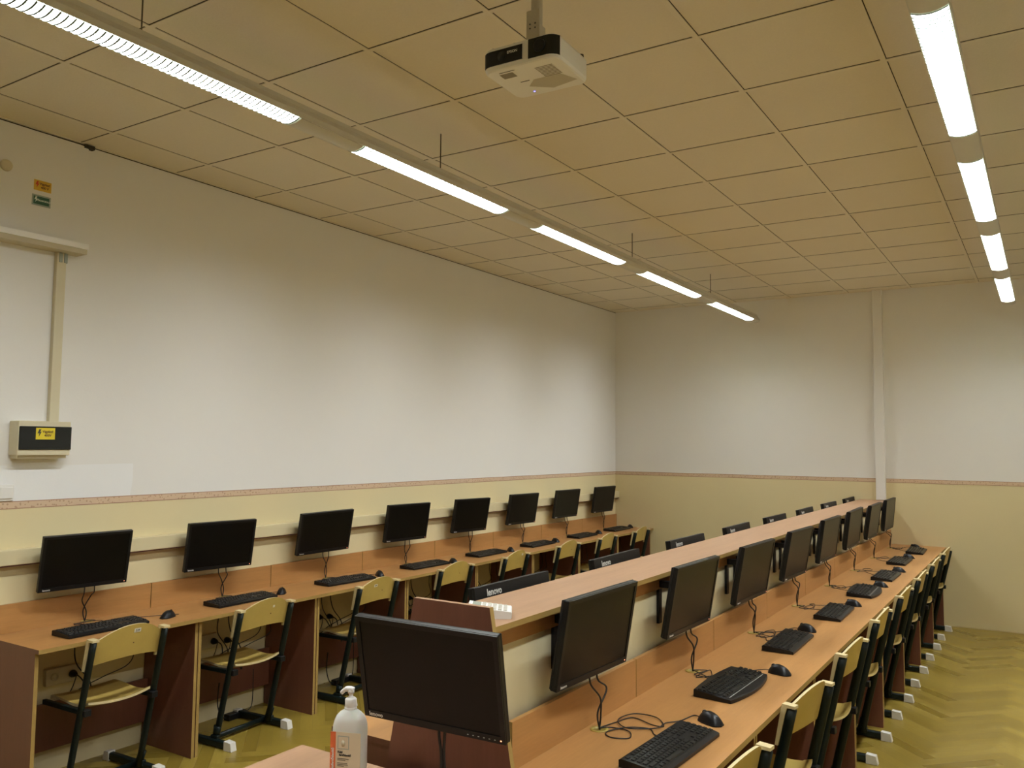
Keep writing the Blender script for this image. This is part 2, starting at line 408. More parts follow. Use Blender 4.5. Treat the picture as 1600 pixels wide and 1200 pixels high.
for row, X_ in (('wall side', 1.762), ('right hand', 4.128)):
    for kk in range(-2, 4):  # rearmost unit of each row is unseen, added to light the near end
        lspec.append((row, X_, 3.385 + 1.6 * kk, kk))
rowname = {'wall side': 'the long row on the side of the wall of monitors', 'right hand': 'the short row right of the projector'}
for n_, (row, X_, yc, kk) in enumerate(lspec):
    t = light0 if n_ == 0 else copy_tree(light0)
    t.location = (X_, yc, LZ)
    nm = {-2: 'added unseen behind the viewpoint', -1: 'nearest', 0: 'next after the nearest', 1: 'in the middle', 2: 'last but one from the far wall', 3: 'ending at the far wall'}[kk]
    if row == 'right hand' and kk == -1: nm = 'unseen above the viewpoint'
    if row == 'right hand' and kk == 0: nm = 'cut by the top edge'
    tag(t, 'lit tube light %s, %s' % (nm, 'row left of the projector' if row == 'wall side' else 'row right of the projector'), 'ceiling light', 'louvered tube lights hung in two rows')
    if row == 'wall side':
        ys = {-1: [-.09], 0: [.029], 1: [.834 - .0], 2: [], 3: [-.596]}.get(kk, [])
    else: ys = {-1: [.1], 0: [], }.get(kk, [])
    for yy in ys:
        MB().tube([(0, yy, .07), (0, yy, ZC - LZ + .002)], .003, 6).build('suspension_rod', M['rod'], t)
# end caps of the wall-side row
# ------------------------------------------------------------------ wall fittings
t = thing('cable_trunking', 'long cream cable trunking behind the monitors on the left wall', 'cable trunking', (XL + .0005, 0, 0))
MB().rbox(0, .052, 1.0, YF, 1.087, 1.163, .004, axis='y').build('trunking_cover', M['creamtrunk'], t)
MB().box(0, .047, 1.0, YF, 1.081, 1.087).build('base_strip', M['gap'], t)
t = thing('cable_duct', 'narrow white cable duct rising from the fuse box to the ledge', 'cable duct', (XL, 0, 0))
o = MB().rbox(0, .03, 2.395, 2.445, 1.80, 2.701, .003, axis='z'); o.build('duct_cover', M['cream_plastic'], t)
MB().rbox(.0, .034, 2.405, 2.423, 2.650, 2.700, .002).rbox(.0, .034, 2.432, 2.450, 2.650, 2.700, .002).build('duct_end_clip', M['greyframe'], t)
t = thing('cable_duct', 'tall white vertical cable duct on the far wall', 'cable duct', (0, YF, 0))
MB().rbox(2.910, 3.0, -.05, 0, 1.187, ZC + .002, .004).build('duct_cover', M['whitepaint'], t)
# white board-faced hatch high on left wall with ledge and stickers
t = thing('access_panel', 'white panel high on the left wall carrying two electrical stickers', 'wall panel', (XL, 0, 0))
MB().box(0, .018, 0.2, 2.545, 2.75, ZC - .012).build('panel_board', M['whitepaint'], t)
b_ = MB().box(0, .10, 0.2, 2.515, 2.702, 2.750)
b_.build('ledge', M['ledge'], t)
tag(MB().box(.10, .106, 0.2, 2.520, 2.728, 2.757).build('ledge_lip', M['alu'], t), 'bright white lip')
MB().rbox(0, .03, 2.52, 2.575, ZC - .022, ZC - .002, .002).build('corner_clip', M['shadowgap'], t)
MB().lathe([(.03, 0), (.028, .012), (.018, .016)], 20, mat=Matrix.Translation((.018, 2.12, 3.09)) @ Matrix.Rotation(R90, 4, 'Y')).build('knob', M['cream_plastic'], t)
BOLT = [(.35, 1), (.75, 1), (.5, .58), (.85, .62), (.2, -.25), (.42, .38), (.05, .30)]
def bolt_poly(y, z, h):
    P = [(-.05, 1), (.45, .95), (.16, .28), (.55, .38), (-.12, -1), (.02, -.02), (-.42, -.14)]
    return [(y + a * h * .55, z + b2 * h * .5) for (a, b2) in P]
def warning(parent, x, y0, y1, z0, z1, base, inkbolt, lines, ink, inset=None, label=None, tilt=0.0, size=.017):
    s = MB().box(0, .0012, y0, y1, z0, z1)
    mats = [base]
    if inset:
        s.box(.0012, .0016, y0 + .008, y1 - .008, z0 + .008, z1 - .008, 1); mats.append(inset)
    o = s.build('warning_sticker', mats, parent, (x, 0, 0)); tag(o, label)
    yc = y0 + (y1 - y0) * (.17 if not inset else .2)
    MB().prism(bolt_poly(yc, (z0 + z1) / 2 + .003, (z1 - z0) * (.66 if not inset else .55)), 'x', .0016, .0022).build('bolt_symbol', inkbolt, o)
    n = len(lines)
    for q, l in enumerate(lines):
        lettering(l, size, ink, o, (.0019, y0 + (y1 - y0) * .62, (z0 + z1) / 2 + ((n - 1) / 2 - q) * size * 1.15), (R90, 0, R90), bold=.0004)
warning(t, .018, 2.262, 2.352, 3.005, 3.060, M['orangeyellow'], M['redink'], ['Vigyázz!', '400 V'], M['gap'], label='amber sticker with a red lightning bolt')
warning(t, .018, 2.255, 2.352, 2.925, 2.982, M['greyframe'], M['whiteink'], ['FŐKAPCSOLÓ'], M['whiteink'], inset=M['green'], label='green sticker with a white lightning bolt', size=.0115)
# fuse box
t = thing('fuse_box', 'cream fuse box with smoked window on the left wall', 'fuse box', (XL, 0, 0))
MB().rbox(0, .088, 2.212, 2.478, 1.632, 1.806, .006, axis='x').box(.0, .07, 2.222, 2.468, 1.617, 1.64).build('box_body', M['cream_plastic'], t)
MB().rbox(.086, .094, 2.216, 2.480, 1.661, 1.779, .004, axis='x').build('window_flap', M['smoke'], t)
warning(t, .094, 2.295, 2.392, 1.713, 1.772, M['yellow'], M['ink'], ['Vigyázz!', '400V'], M['gap'], label='yellow sticker with a black lightning bolt')
t = thing('light_switch', 'white light switch on the wall just above the paper border', 'light switch', (XL, 0, 0))
MB().rbox(0, .010, 2.166, 2.246, 1.404, 1.486, .006, axis='x').build('switch_plate', M['white_plastic'], t)
MB().rbox(.009, .016, 2.176, 2.238, 1.416, 1.472, .003, axis='x').build('rocker', M['white_plastic'], t)

# ------------------------------------------------------------------ desks
def make_desk(depth, front_set=0.035):
    """local: x=0 riser face, +x towards sitter, y 0..MW"""
    t = thing('computer_desk', '', 'desk')
    MB().box(0, depth, 0.0001, MW - .0001, .730, .750, [0, 0, 2, 2, 1, 1]).build('desktop', [M['wood_y'], M['edge'], M['wood_z_shaded']], t)
    for y in (0.003, MW - .021):
        MB().box(-.004, depth - front_set, y, y + .018, 0, .7295, [0, 0, 0, 0, 0, 1]).build('side_panel', [M['wood_z_shaded'], M['edge']], t)
    MB().box(-.0125, .003, .0025, MW - .0025, .7505, .892, [0, 0, 1, 0, 0, 0]).build('back_upstand', [M['wood_y'], M['edge']], t)
    MB().box(.016, .034, .021, MW - .021, .130, .365, [0, 0, 0, 0, 0, 0]).build('modesty_panel', M['wood_z_shaded'], t)
    MB().lathe([(.032, 0), (.032, .0022), (.020, .0022), (.020, .0010)], 24, mat=Matrix.Translation((.050, .48, .7501))).build('cable_grommet', M['brass'], t)
    return t
dl = make_desk(.473); dr = make_desk(.494); dm0 = make_desk(.435)
dm = None
for kk in range(8):
    pos = 'at the near end' if kk == 0 else ('against the far wall' if kk == 7 else '%s from the near end' % ORD[kk])
    t = dl if kk == 0 else copy_tree(dl)
    t.location = (0, Y0 + kk * MW, 0); tag(t, 'beech desk along the left wall, %s' % pos, 'desk', 'beech desks along the left wall')
    t = dr if kk == 0 else copy_tree(dr)
    t.location = (3.033, Y0 + kk * MW, 0); tag(t, 'beech desk on right side of the central divider, %s' % pos, 'desk', 'beech desks right of the divider')
    t = dm0 if kk == 0 else copy_tree(dm0)
    t.location = (2.747, Y0 + kk * MW + MW, 0); t.rotation_euler = (0, 0, math.pi); tag(t, 'beech desk on far side of the central divider, %s' % pos, 'desk', 'beech desks left of the divider')
# central divider with shelf
t = thing('divider_shelf', 'long waist-high divider with pale beech shelf between the desk rows', 'divider', (0, 0, 0))
MB().box(2.80, 2.985, 2.045, YF, 0, 1.164).build('divider_core', M['creamtrunk'], t)
MB().box(2.985, 2.999, 2.045, YF, 1.110, 1.1645, 0).box(2.785, 2.80, 2.045, YF, 1.110, 1.1645, 0).build('shelf_band', M['wood_y'], t)  # brown strips just under the shelf on both sides
MB().box(2.750, 3.032, 2.040, YF, 1.165, 1.183, [0, 0, 1, 1, 1, 1]).build('shelf_top', [M['shelfwood'], M['edge']], t)
a, b2 = 2.0, 2.0
e = MB(); e.prism([(2.53, 0), (3.262, 0), (3.038, 1.245), (2.762, 1.245)], 'y', 2.020, 2.0385)
oe = e.build('end_board', [M['wood_z_shaded'], M['edge'], M['shelfwood']], t)
for pl in oe.data.polygons:
    nrm = pl.normal
    if abs(nrm.x) > .5: pl.material_index = 1
    elif nrm.z > .5: pl.material_index = 2

# ------------------------------------------------------------------ monitors
def make_monitor(nm, W, H, loc, yaw, tilt, roll, label, group, mount=None, cables=None, facing=0, arm=None, big=False, logo_back=False, wallx=None):
    """root Empty sits at centre of the front face; local +x is the viewing direction, +z up, +y the picture's right"""
    t = thing(nm, label, 'monitor', loc, 0, group)
    n = Vector((math.cos(yaw) * math.cos(tilt), math.sin(yaw) * math.cos(tilt), -math.sin(tilt)))
    r = Vector((-math.sin(yaw), math.cos(yaw), 0)); u_ = n.cross(r)
    ra = r * math.cos(roll) + u_ * math.sin(roll); ua = n.cross(ra)
    Rm = Matrix((n, ra, ua)).transposed()
    t.rotation_euler = Rm.to_euler()
    w, h = W / 2, H / 2; bz, bb = .015, .021
    # frame with raised bezel
    s = MB()
    s.rbox(-.020, -.004, -w, w, -h, h, .004, axis='x')
    s.box(-.0045, 0, -w + .001, w - .001, h - bz, h - .001).box(-.0045, 0, -w + .001, w - .001, -h + .001, -h + bb)
    s.box(-.0045, 0, -w + .001, -w + bz, -h + bb, h - bz).box(-.0045, 0, w - bz, w - .001, -h + bb, h - bz)
    s.build('bezel', M['black'], t)
    MB().box(-.0042, -.0022, -w + bz, w - bz, -h + bb, h - bz).build('screen', M['screen'], t)
    b_ = MB()   # rear shell, tapering
    x0, x1 = -.020, -.047
    prof = [(x0, 1.0, 1.0), (-.030, .985, .97), (x1, .80, .74)] if not logo_back else [(x0, 1.0, 1.0), (-.028, .995, .99), (-.0281, .82, .60), (x1, .74, .50)]
    vs = []
    for (x, a_, c_) in prof: vs += [(x, -w * a_, -h * c_), (x, w * a_, -h * c_), (x, w * a_, h * c_), (x, -w * a_, h * c_)]
    fs = [(q + 4 * g_, (q + 1) % 4 + 4 * g_, (q + 1) % 4 + 4 * (g_ + 1), q + 4 * (g_ + 1)) for g_ in range(len(prof) - 1) for q in range(4)] + [(0, 1, 2, 3), tuple(range(len(vs) - 4, len(vs)))]
    b_.add(vs, fs); b_.build('rear_shell', M['blackmatte'], t)
    lettering('lenovo', .0135 if not big else .0165, M['silver'], t, (.0004, -w + .040, -h + .0105), (R90, 0, R90), bold=.0003)
    MB().box(0, .0007, w - .016, w - .0125, -h + .0085, -h + .0115).build('power_light', M['led'], t)
    if big:
        q = MB()
        for k2 in range(6): q.box(0, .0012, w - .034 - .016 * k2, w - .030 - .016 * k2, -h + .009, -h + .0105)
        q.build('menu_button', M['grey_line'], t)
    if logo_back:
        lettering('lenovo', .034, M['silver'], t, (-.0285, w - .120, h - .027), (R90 + .0, 0, -R90), bold=.0008)
    # tilt bracket: bars on the monitor's back hinged on a wall plate
    Ri = Rm.inverted()
    def L(p): return Ri @ (Vector(p) - Vector(loc))
    if mount:
        br = MB()
        for yy in (-.055, .055): br.box(-.062, -.046, yy - .010, yy + .010, -.10, .10)
        br.box(-.062, -.046, -.07, .07, .055, .10)
        br.build('tilt_bracket', M['black'], t)
        X_ = mount; wl = MB(); sgn = 1 if n.x > 0 else -1
        Mi = Ri.to_4x4() @ Matrix.Translation(-Vector(loc))
        xa, xb = sorted((X_, X_ + sgn * .012))
        wl.box(xa, xb, loc[1] - .085, loc[1] - .055, loc[2] - .115, loc[2] + .075, mat=Mi)
        wl.box(xa, xb, loc[1] + .055, loc[1] + .085, loc[2] - .115, loc[2] + .075, mat=Mi)
        wl.box(xa, xb, loc[1] - .085, loc[1] + .085, loc[2] + .03, loc[2] + .07, mat=Mi)
        bx = Vector(loc) + Rm @ Vector((-.06, 0, .085))
        xa, xb = sorted((X_, bx.x))
        wl.box(xa, xb, loc[1] - .085, loc[1] - .060, loc[2] + .035, loc[2] + .062, mat=Mi)
        wl.box(xa, xb, loc[1] + .060, loc[1] + .085, loc[2] + .035, loc[2] + .062, mat=Mi)
        wl.build('fixing_plate', M['black'], t)
    if cables:
        for pth, rad in cables:
            MB().tube([L(p) for p in smooth(pth, 7)], rad, 6).build('cable', M['cable'], t)
    return t
MON = [('L1',0.155,2.550,1.085,-9.1,13.3,0.8),('L2',0.149,3.402,1.084,-8.2,10.0,0.2),('L3',0.145,4.282,1.090,-6.9,12.5,1.5),('L4',0.144,5.173,1.093,-6.9,9.8,0.3),
('L5',0.139,6.044,1.091,-6.0,10.3,-0.2),('L6',0.132,6.914,1.094,-5.0,10.0,0.2),('L7',0.127,7.798,1.097,-4.1,9.2,0.3),('L8',0.123,8.682,1.098,-3.5,8.9,0.5),
('R1',3.122,2.551,1.087,-4.0,10.2,1.2),('R2',3.123,3.440,1.082,-2.7,10.2,0.6),('R3',3.123,4.324,1.077,-3.3,10.3,0.8),('R4',3.121,5.211,1.077,-2.5,10.6,0.3),
('R5',3.116,6.095,1.082,-1.8,8.5,1.0),('R6',3.111,6.991,1.086,-1.4,7.7,2.0),('R7',3.111,7.869,1.081,-1.1,8.7,1.3),('R8',3.106,8.750,1.081,-1.5,6.0,1.0)]
def ordpos(k): return 'nearest' if k == 0 else ('closest to far wall' if k == 7 else '%s from near end' % ORD[k])
rr = random.Random(3)
for (id_, x, y, z, ya, ti, ro) in MON:
    k = int(id_[1]) - 1; left = id_[0] == 'L'
    gx = (0.03 if left else 3.083); gy = Y0 + MW * k + .48
    bx = x - .045
    j1, j2 = rr.uniform(-.03, .03), rr.uniform(-.03, .03)
    c1 = [(bx, y + .02, z - .10), (bx, y + .02, z - .17), (gx + .01, gy - .018 + j1 * .5, .86), (gx + .004, gy + .003, .80), (gx, gy, .752)]
    c2 = [(bx, y + .07, z - .10), (bx, y + .075, z - .17), (gx + .012, gy + .018 + j2 * .6, .88), (gx, gy - .012, .81), (gx + .004, gy - .005, .752)]
    make_monitor('computer_monitor', .445, .292, (x, y, z), math.radians(ya), math.radians(ti), math.radians(ro),
        'black monitor over the %s, %s' % ('left wall desks' if left else 'desks right of the divider', ordpos(k)),
        'monitors along the left wall' if left else 'monitors on the right of the divider', mount=(XL + .050 if left else 2.986), cables=[(c1, .0032), (c2, .0032)])
for k in range(8):
    y = 2.672 + .895 * k
    if k == 7: y = 8.945
    H = .300; ti = math.radians(8)
    make_monitor('computer_monitor', .505, H, (2.700, y, 1.207 - H / 2 * math.cos(ti) + .002), math.radians(180 + (1.0 if k % 2 else -.6)), ti, 0,
        'back of monitor showing above the divider shelf, %s' % ordpos(k), 'monitors behind the divider shelf', mount=2.784, logo_back=True)
# big monitor at the near end
tm = make_monitor('computer_monitor', .445, .292, (2.997, 1.791, 1.094), math.radians(-85.2), math.radians(12.8), math.radians(-1.0),
    'black monitor facing the room at the near end of the divider', None, big=True,
    cables=[([(2.99, 1.86, .97), (2.99, 1.855, .93), (2.995, 1.86, .87), (2.99, 1.865, .752)], .0045), ([(3.005, 1.86, .97), (3.005, 1.86, .93), (3.0, 1.865, .87), (3.01, 1.87, .752)], .0045)])
Ri = tm.rotation_euler.to_matrix().inverted()
Mi = Ri.to_4x4() @ Matrix.Translation(-Vector((2.997, 1.791, 1.094)))
MB().box(2.95, 3.01, 2.004, 2.0195, 1.06, 1.16, mat=Mi).box(2.966, 2.994, 1.84, 2.006, 1.10, 1.13, mat=Mi).build('mount_arm', M['black'], tm)

# ------------------------------------------------------------------ keyboards and mice
def make_keyboard(wavy, w=.44, d=.145):
    """local: y = length (sitter's left is -y... right is +y), +x towards the sitter"""
    t = thing('keyboard', '', 'keyboard')
    s = MB()
    if wavy:
        n = 16; out = []
        for q in range(n + 1):
            y = -w / 2 + w * q / n; out.append((d / 2 + .012 + .028 * math.sin(math.pi * q / n) ** .8, y))
        back = [(-d / 2 - .004 - .012 * math.sin(math.pi * q / n), -w / 2 + .012 + (w - .024) * q / n) for q in range(n, -1, -1)]
        poly = out + back; m_ = len(poly)
        def zt(x): return .026 - (x + d / 2) / (d + .03) * .014
        vs = [(x, y, .001) for (x, y) in poly] + [(x, y, zt(x)) for (x, y) in poly] + [(x * .965, y * .985, zt(x) + .003) for (x, y) in poly]
        fs = [tuple(range(m_))[::-1], tuple(range(2 * m_, 3 * m_))] + [(q + m_ * g_, (q + 1) % m_ + m_ * g_, (q + 1) % m_ + m_ * (g_ + 1), q + m_ * (g_ + 1)) for g_ in range(2) for q in range(m_)]
        s.add(vs, fs)
    else:
        s.prism([(-d / 2, .003), (-d / 2, .024), (-d / 2 + .006, .028), (d / 2 - .016, .017), (d / 2, .012), (d / 2, .002)], 'y', -w / 2, w / 2)
    s.build('keyboard_body', M['black'], t)
    kk_ = MB(); pitch = .0188; y_ = -w / 2 + .012
    def z0(x): return (.026 - (x + d / 2) / d * .0115) if not wavy else (.0285 - (x + d / 2) / (d + .03) * .014)
    def keyat(x, y, kw):
        z = z0(x); a_ = .0076
        vs = [(x - a_, y - kw / 2, z - .002), (x + a_, y - kw / 2, z - .003), (x + a_, y + kw / 2, z - .003), (x - a_, y + kw / 2, z - .002),
              (x - a_ + .0018, y - kw / 2 + .002, z + .006), (x + a_ - .003, y - kw / 2 + .002, z + .005), (x + a_ - .003, y + kw / 2 - .002, z + .005), (x - a_ + .0018, y + kw / 2 - .002, z + .006)]
        kk_.add(vs, [(4, 5, 6, 7), (0, 1, 5, 4), (1, 2, 6, 5), (2, 3, 7, 6), (3, 0, 4, 7)])
    xs = [-d / 2 + .020 + .0195 * r_ for r_ in range(6)]
    for r_, x in enumerate(xs):
        if r_ == 5:
            keyat(x, y_ + .012, .023); keyat(x, y_ + .038, .020); keyat(x, y_ + .062, .020); keyat(x, y_ + .131, .108)
            keyat(x, y_ + .200, .020); keyat(x, y_ + .223, .020); keyat(x, y_ + .246, .020); keyat(x, y_ + .271, .022)
        elif r_ == 0:
            keyat(x, y_ + .009, .0165)
            for q in range(12): keyat(x, y_ + .047 + q * .0187 + (q // 4) * .008 - .0, .0165)
        else:
            first = [.009, .013, .015, .021][r_ - 1] if r_ < 5 else .009; fwd = first * 2 - .002
            keyat(x, y_ + first, fwd)
            yy = y_ + fwd + .0025
            while yy + pitch < y_ + .262: keyat(x, yy + pitch / 2, .0165); yy += pitch
            keyat(x, (yy + y_ + .284) / 2, max(.014, y_ + .282 - yy))
        if r_ < 3 or r_ == 5:
            for q in range(3): keyat(x, y_ + .300 + q * pitch, .0165)
        if r_ == 4: keyat(x, y_ + .300 + pitch, .0165)
        if r_ > 0:
            for q in range(4):
                if y_ + .362 + q * pitch < w / 2 - .006: keyat(x, y_ + .362 + q * pitch, .0165)
    kk_.build('keys', M['key'], t)
    if wavy: MB().box(d / 2 - .001, d / 2 + .001, -w / 2 + .02, w / 2 - .02, .0155, .0178).build('silver_strip', M['grey_line'], t)
    return t
kb_std, kb_wav = make_keyboard(False), make_keyboard(True, d=.135)
def make_mouse():
    t = thing('computer_mouse', '', 'mouse')     # local: nose to -x
    s = MB(); nu, nv = 13, 9
    def fn(i_, j_):
        u_ = i_ / (nu - 1); v_ = j_ / (nv - 1) * 2 - 1
        x = -.052 + .104 * u_; wd = .031 * (1 - abs(2 * u_ - 1.0) ** 3.2) ** .5 * (1 - .10 * math.sin(math.pi * u_) ) + .0005
        h = .036 * math.sin(math.pi * (u_ * .86 + .11)) ** .75 * (1 - abs(2 * u_ - 1) ** 6)
        return (x, v_ * wd, .003 + max(0, h) * (1 - abs(v_) ** 3.0))
    s.grid(fn, nu, nv)
    s.grid(lambda i_, j_: (lambda q: (q[0], q[1], .001))(fn(i_, j_)), nu, nv)
    s.prism([(fn(i_, 0)[0], fn(i_, 0)[1]) for i_ in range(nu)] + [(fn(i_, nv - 1)[0], fn(i_, nv - 1)[1]) for i_ in range(nu - 1, -1, -1)], 'z', .001, .0045)
    s.build('mouse_body', M['black'], t)
    MB().tube([(-.028, -.003, .0285), (-.028, .003, .0285)], .0095, 12).build('scroll_wheel', M['blackmatte'], t)
    return t
ms0 = make_mouse()
KB = {'L': [(.30, 2.56), (.262, 3.47), (.262, 4.365), (.245, 5.27), (.235, 6.14), (.245, 7.0), (.235, 7.93), (.225, 8.80)],
      'R': [(3.365, 2.571), (3.293, 3.375), (3.295, 4.265), (3.325, 5.165), (3.330, 6.03), (3.350, 6.84), (3.31, 7.80), (3.335, 8.66)]}
MS = {'L': [(.312, 2.93), (.255, 3.79), (.275, 4.70), (.310, 5.55), (.285, 6.45), (.25, 7.33), (.24, 8.30), (.24, 9.12)],
      'R': [(3.375, 2.905), (3.405, 3.685), (3.300, 4.610), (3.365, 5.500), (3.385, 6.36), (3.385, 7.20), (3.335, 8.13), (3.285, 8.99)]}
KR = {'L': [.03, .02, -.06, -.03, .0, .02, .03, .02], 'R': [-.04, -.03, .02, 0.02, .03, .0, .0, .04]}
MR = {'L': [-1.2, -.9, -.6, -.5, -.7, -.4, -.6, -.8], 'R': [-.45, -.25, -.3, -.2, -.1, .1, .1, -.2]}
used = {}
for side in 'LR':
    for k in range(8):
        wav = (side == 'R' and k in (1, 4)); src = kb_wav if wav else kb_std
        t = src if id(src) not in used else copy_tree(src); used[id(src)] = 1
        for ch in list(t.children):
            if ch.name.startswith('cable'): bpy.data.objects.remove(ch)
        x, y = KB[side][k]; t.location = (x, y, .7502); t.rotation_euler = (0, 0, KR[side][k])
        where = 'left wall desk' if side == 'L' else 'desk right of the divider'
        tag(t, '%s on the %s, %s' % ('black keyboard with palm rest' if wav else 'black keyboard', where, ordpos(k)), 'keyboard', 'keyboards on the left wall desks' if side == 'L' else 'keyboards on the desks right of the divider')
        KB[side][k] = (x, y, t)
        t = ms0 if 'm' not in used else copy_tree(ms0); used['m'] = 1
        mx_, my_ = MS[side][k]; t.location = (mx_, my_, .7502); t.rotation_euler = (0, 0, MR[side][k])
        tag(t, 'black mouse on the %s, %s' % (where, ordpos(k)), 'mouse', 'mice on the left wall desks' if side == 'L' else 'mice on the desks right of the divider')
        MS[side][k] = (mx_, my_, t)
def world_cable(parent, pts, r, mat='cable'):
    Rz = Matrix.Rotation(-parent.rotation_euler.z, 4, 'Z') @ Matrix.Translation(-Vector(parent.location))
    MB().tube([Rz @ Vector(p) for p in smooth(pts, 7)], r, 6).build('cable', M[mat], parent)
zt = .7525
for side in 'LR':
    for k in range(8):
        gx = .036 if side == 'L' else 3.083; gy = Y0 + MW * k + .48
        x, y, t = KB[side][k]; mx_, my_, tm_ = MS[side][k]; q = random.Random(k * 7 + (side == 'L'))
        ang = MR[side][k]; nx, ny = mx_ - .052 * math.cos(ang), my_ - .052 * math.sin(ang)
        kx = x - .073
        if side == 'R' and k == 0:   # loops traced from the photo
            world_cable(tm_, [(gx, gy, .756), (3.10, 2.72, zt), (3.13, 2.80, zt), (3.22, 2.76, zt + .002), (3.255, 2.775, zt), (3.20, 2.84, zt + .003), (3.12, 2.83, zt + .004), (3.10, 2.74, zt + .004),
                (3.16, 2.68, zt + .003), (3.245, 2.73, zt + .004), (3.25, 2.80, zt + .003), (3.28, 2.86, zt), (nx - .03, ny + .015, zt), (nx, ny, .757)], .0021)
            world_cable(t, [(gx, gy, .756), (3.115, 2.665, zt), (3.18, 2.655, zt + .002), (3.205, 2.60, zt), (3.15, 2.575, zt), (3.12, 2.61, zt + .002), (3.16, 2.69, zt + .002), (3.225, 2.72, zt + .001), (3.26, 2.68, zt), (kx, 2.66, .757)], .0021)
            continue
        s_ = 1 if q.random() > .4 else -1
        pts = [(gx, gy, .756)]
        for a_ in range(q.choice((4, 6, 7))):
            th = a_ * 1.5 + q.uniform(-.3, .3)
            pts.append((gx + .075 + .032 * math.cos(th) + q.uniform(-.01, .01), gy + .09 * s_ * .6 + .085 * math.sin(th) + .015 * a_, zt + .0015 * (a_ % 3)))
        pts += [((gx + nx) / 2 + .02, my_ - .10, zt), (nx - .03 * math.cos(ang), ny - .03 * math.sin(ang), zt), (nx, ny, .757)]
        world_cable(tm_, pts, .0018, 'cable' if side == 'R' else 'cable_red')
        pts = [(gx, gy, .756)]
        for a_ in range(q.choice((2, 3, 4))):
            th = a_ * 1.8 + q.uniform(-.4, .4) + 2
            pts.append((gx + .055 + .03 * math.cos(th), gy - .03 + .07 * math.sin(th), zt + .0015 * (a_ % 3)))
        pts += [(kx - .03, y + q.uniform(-.02, .08), zt), (kx, y + .06, .758)]
        world_cable(t, pts, .0018)

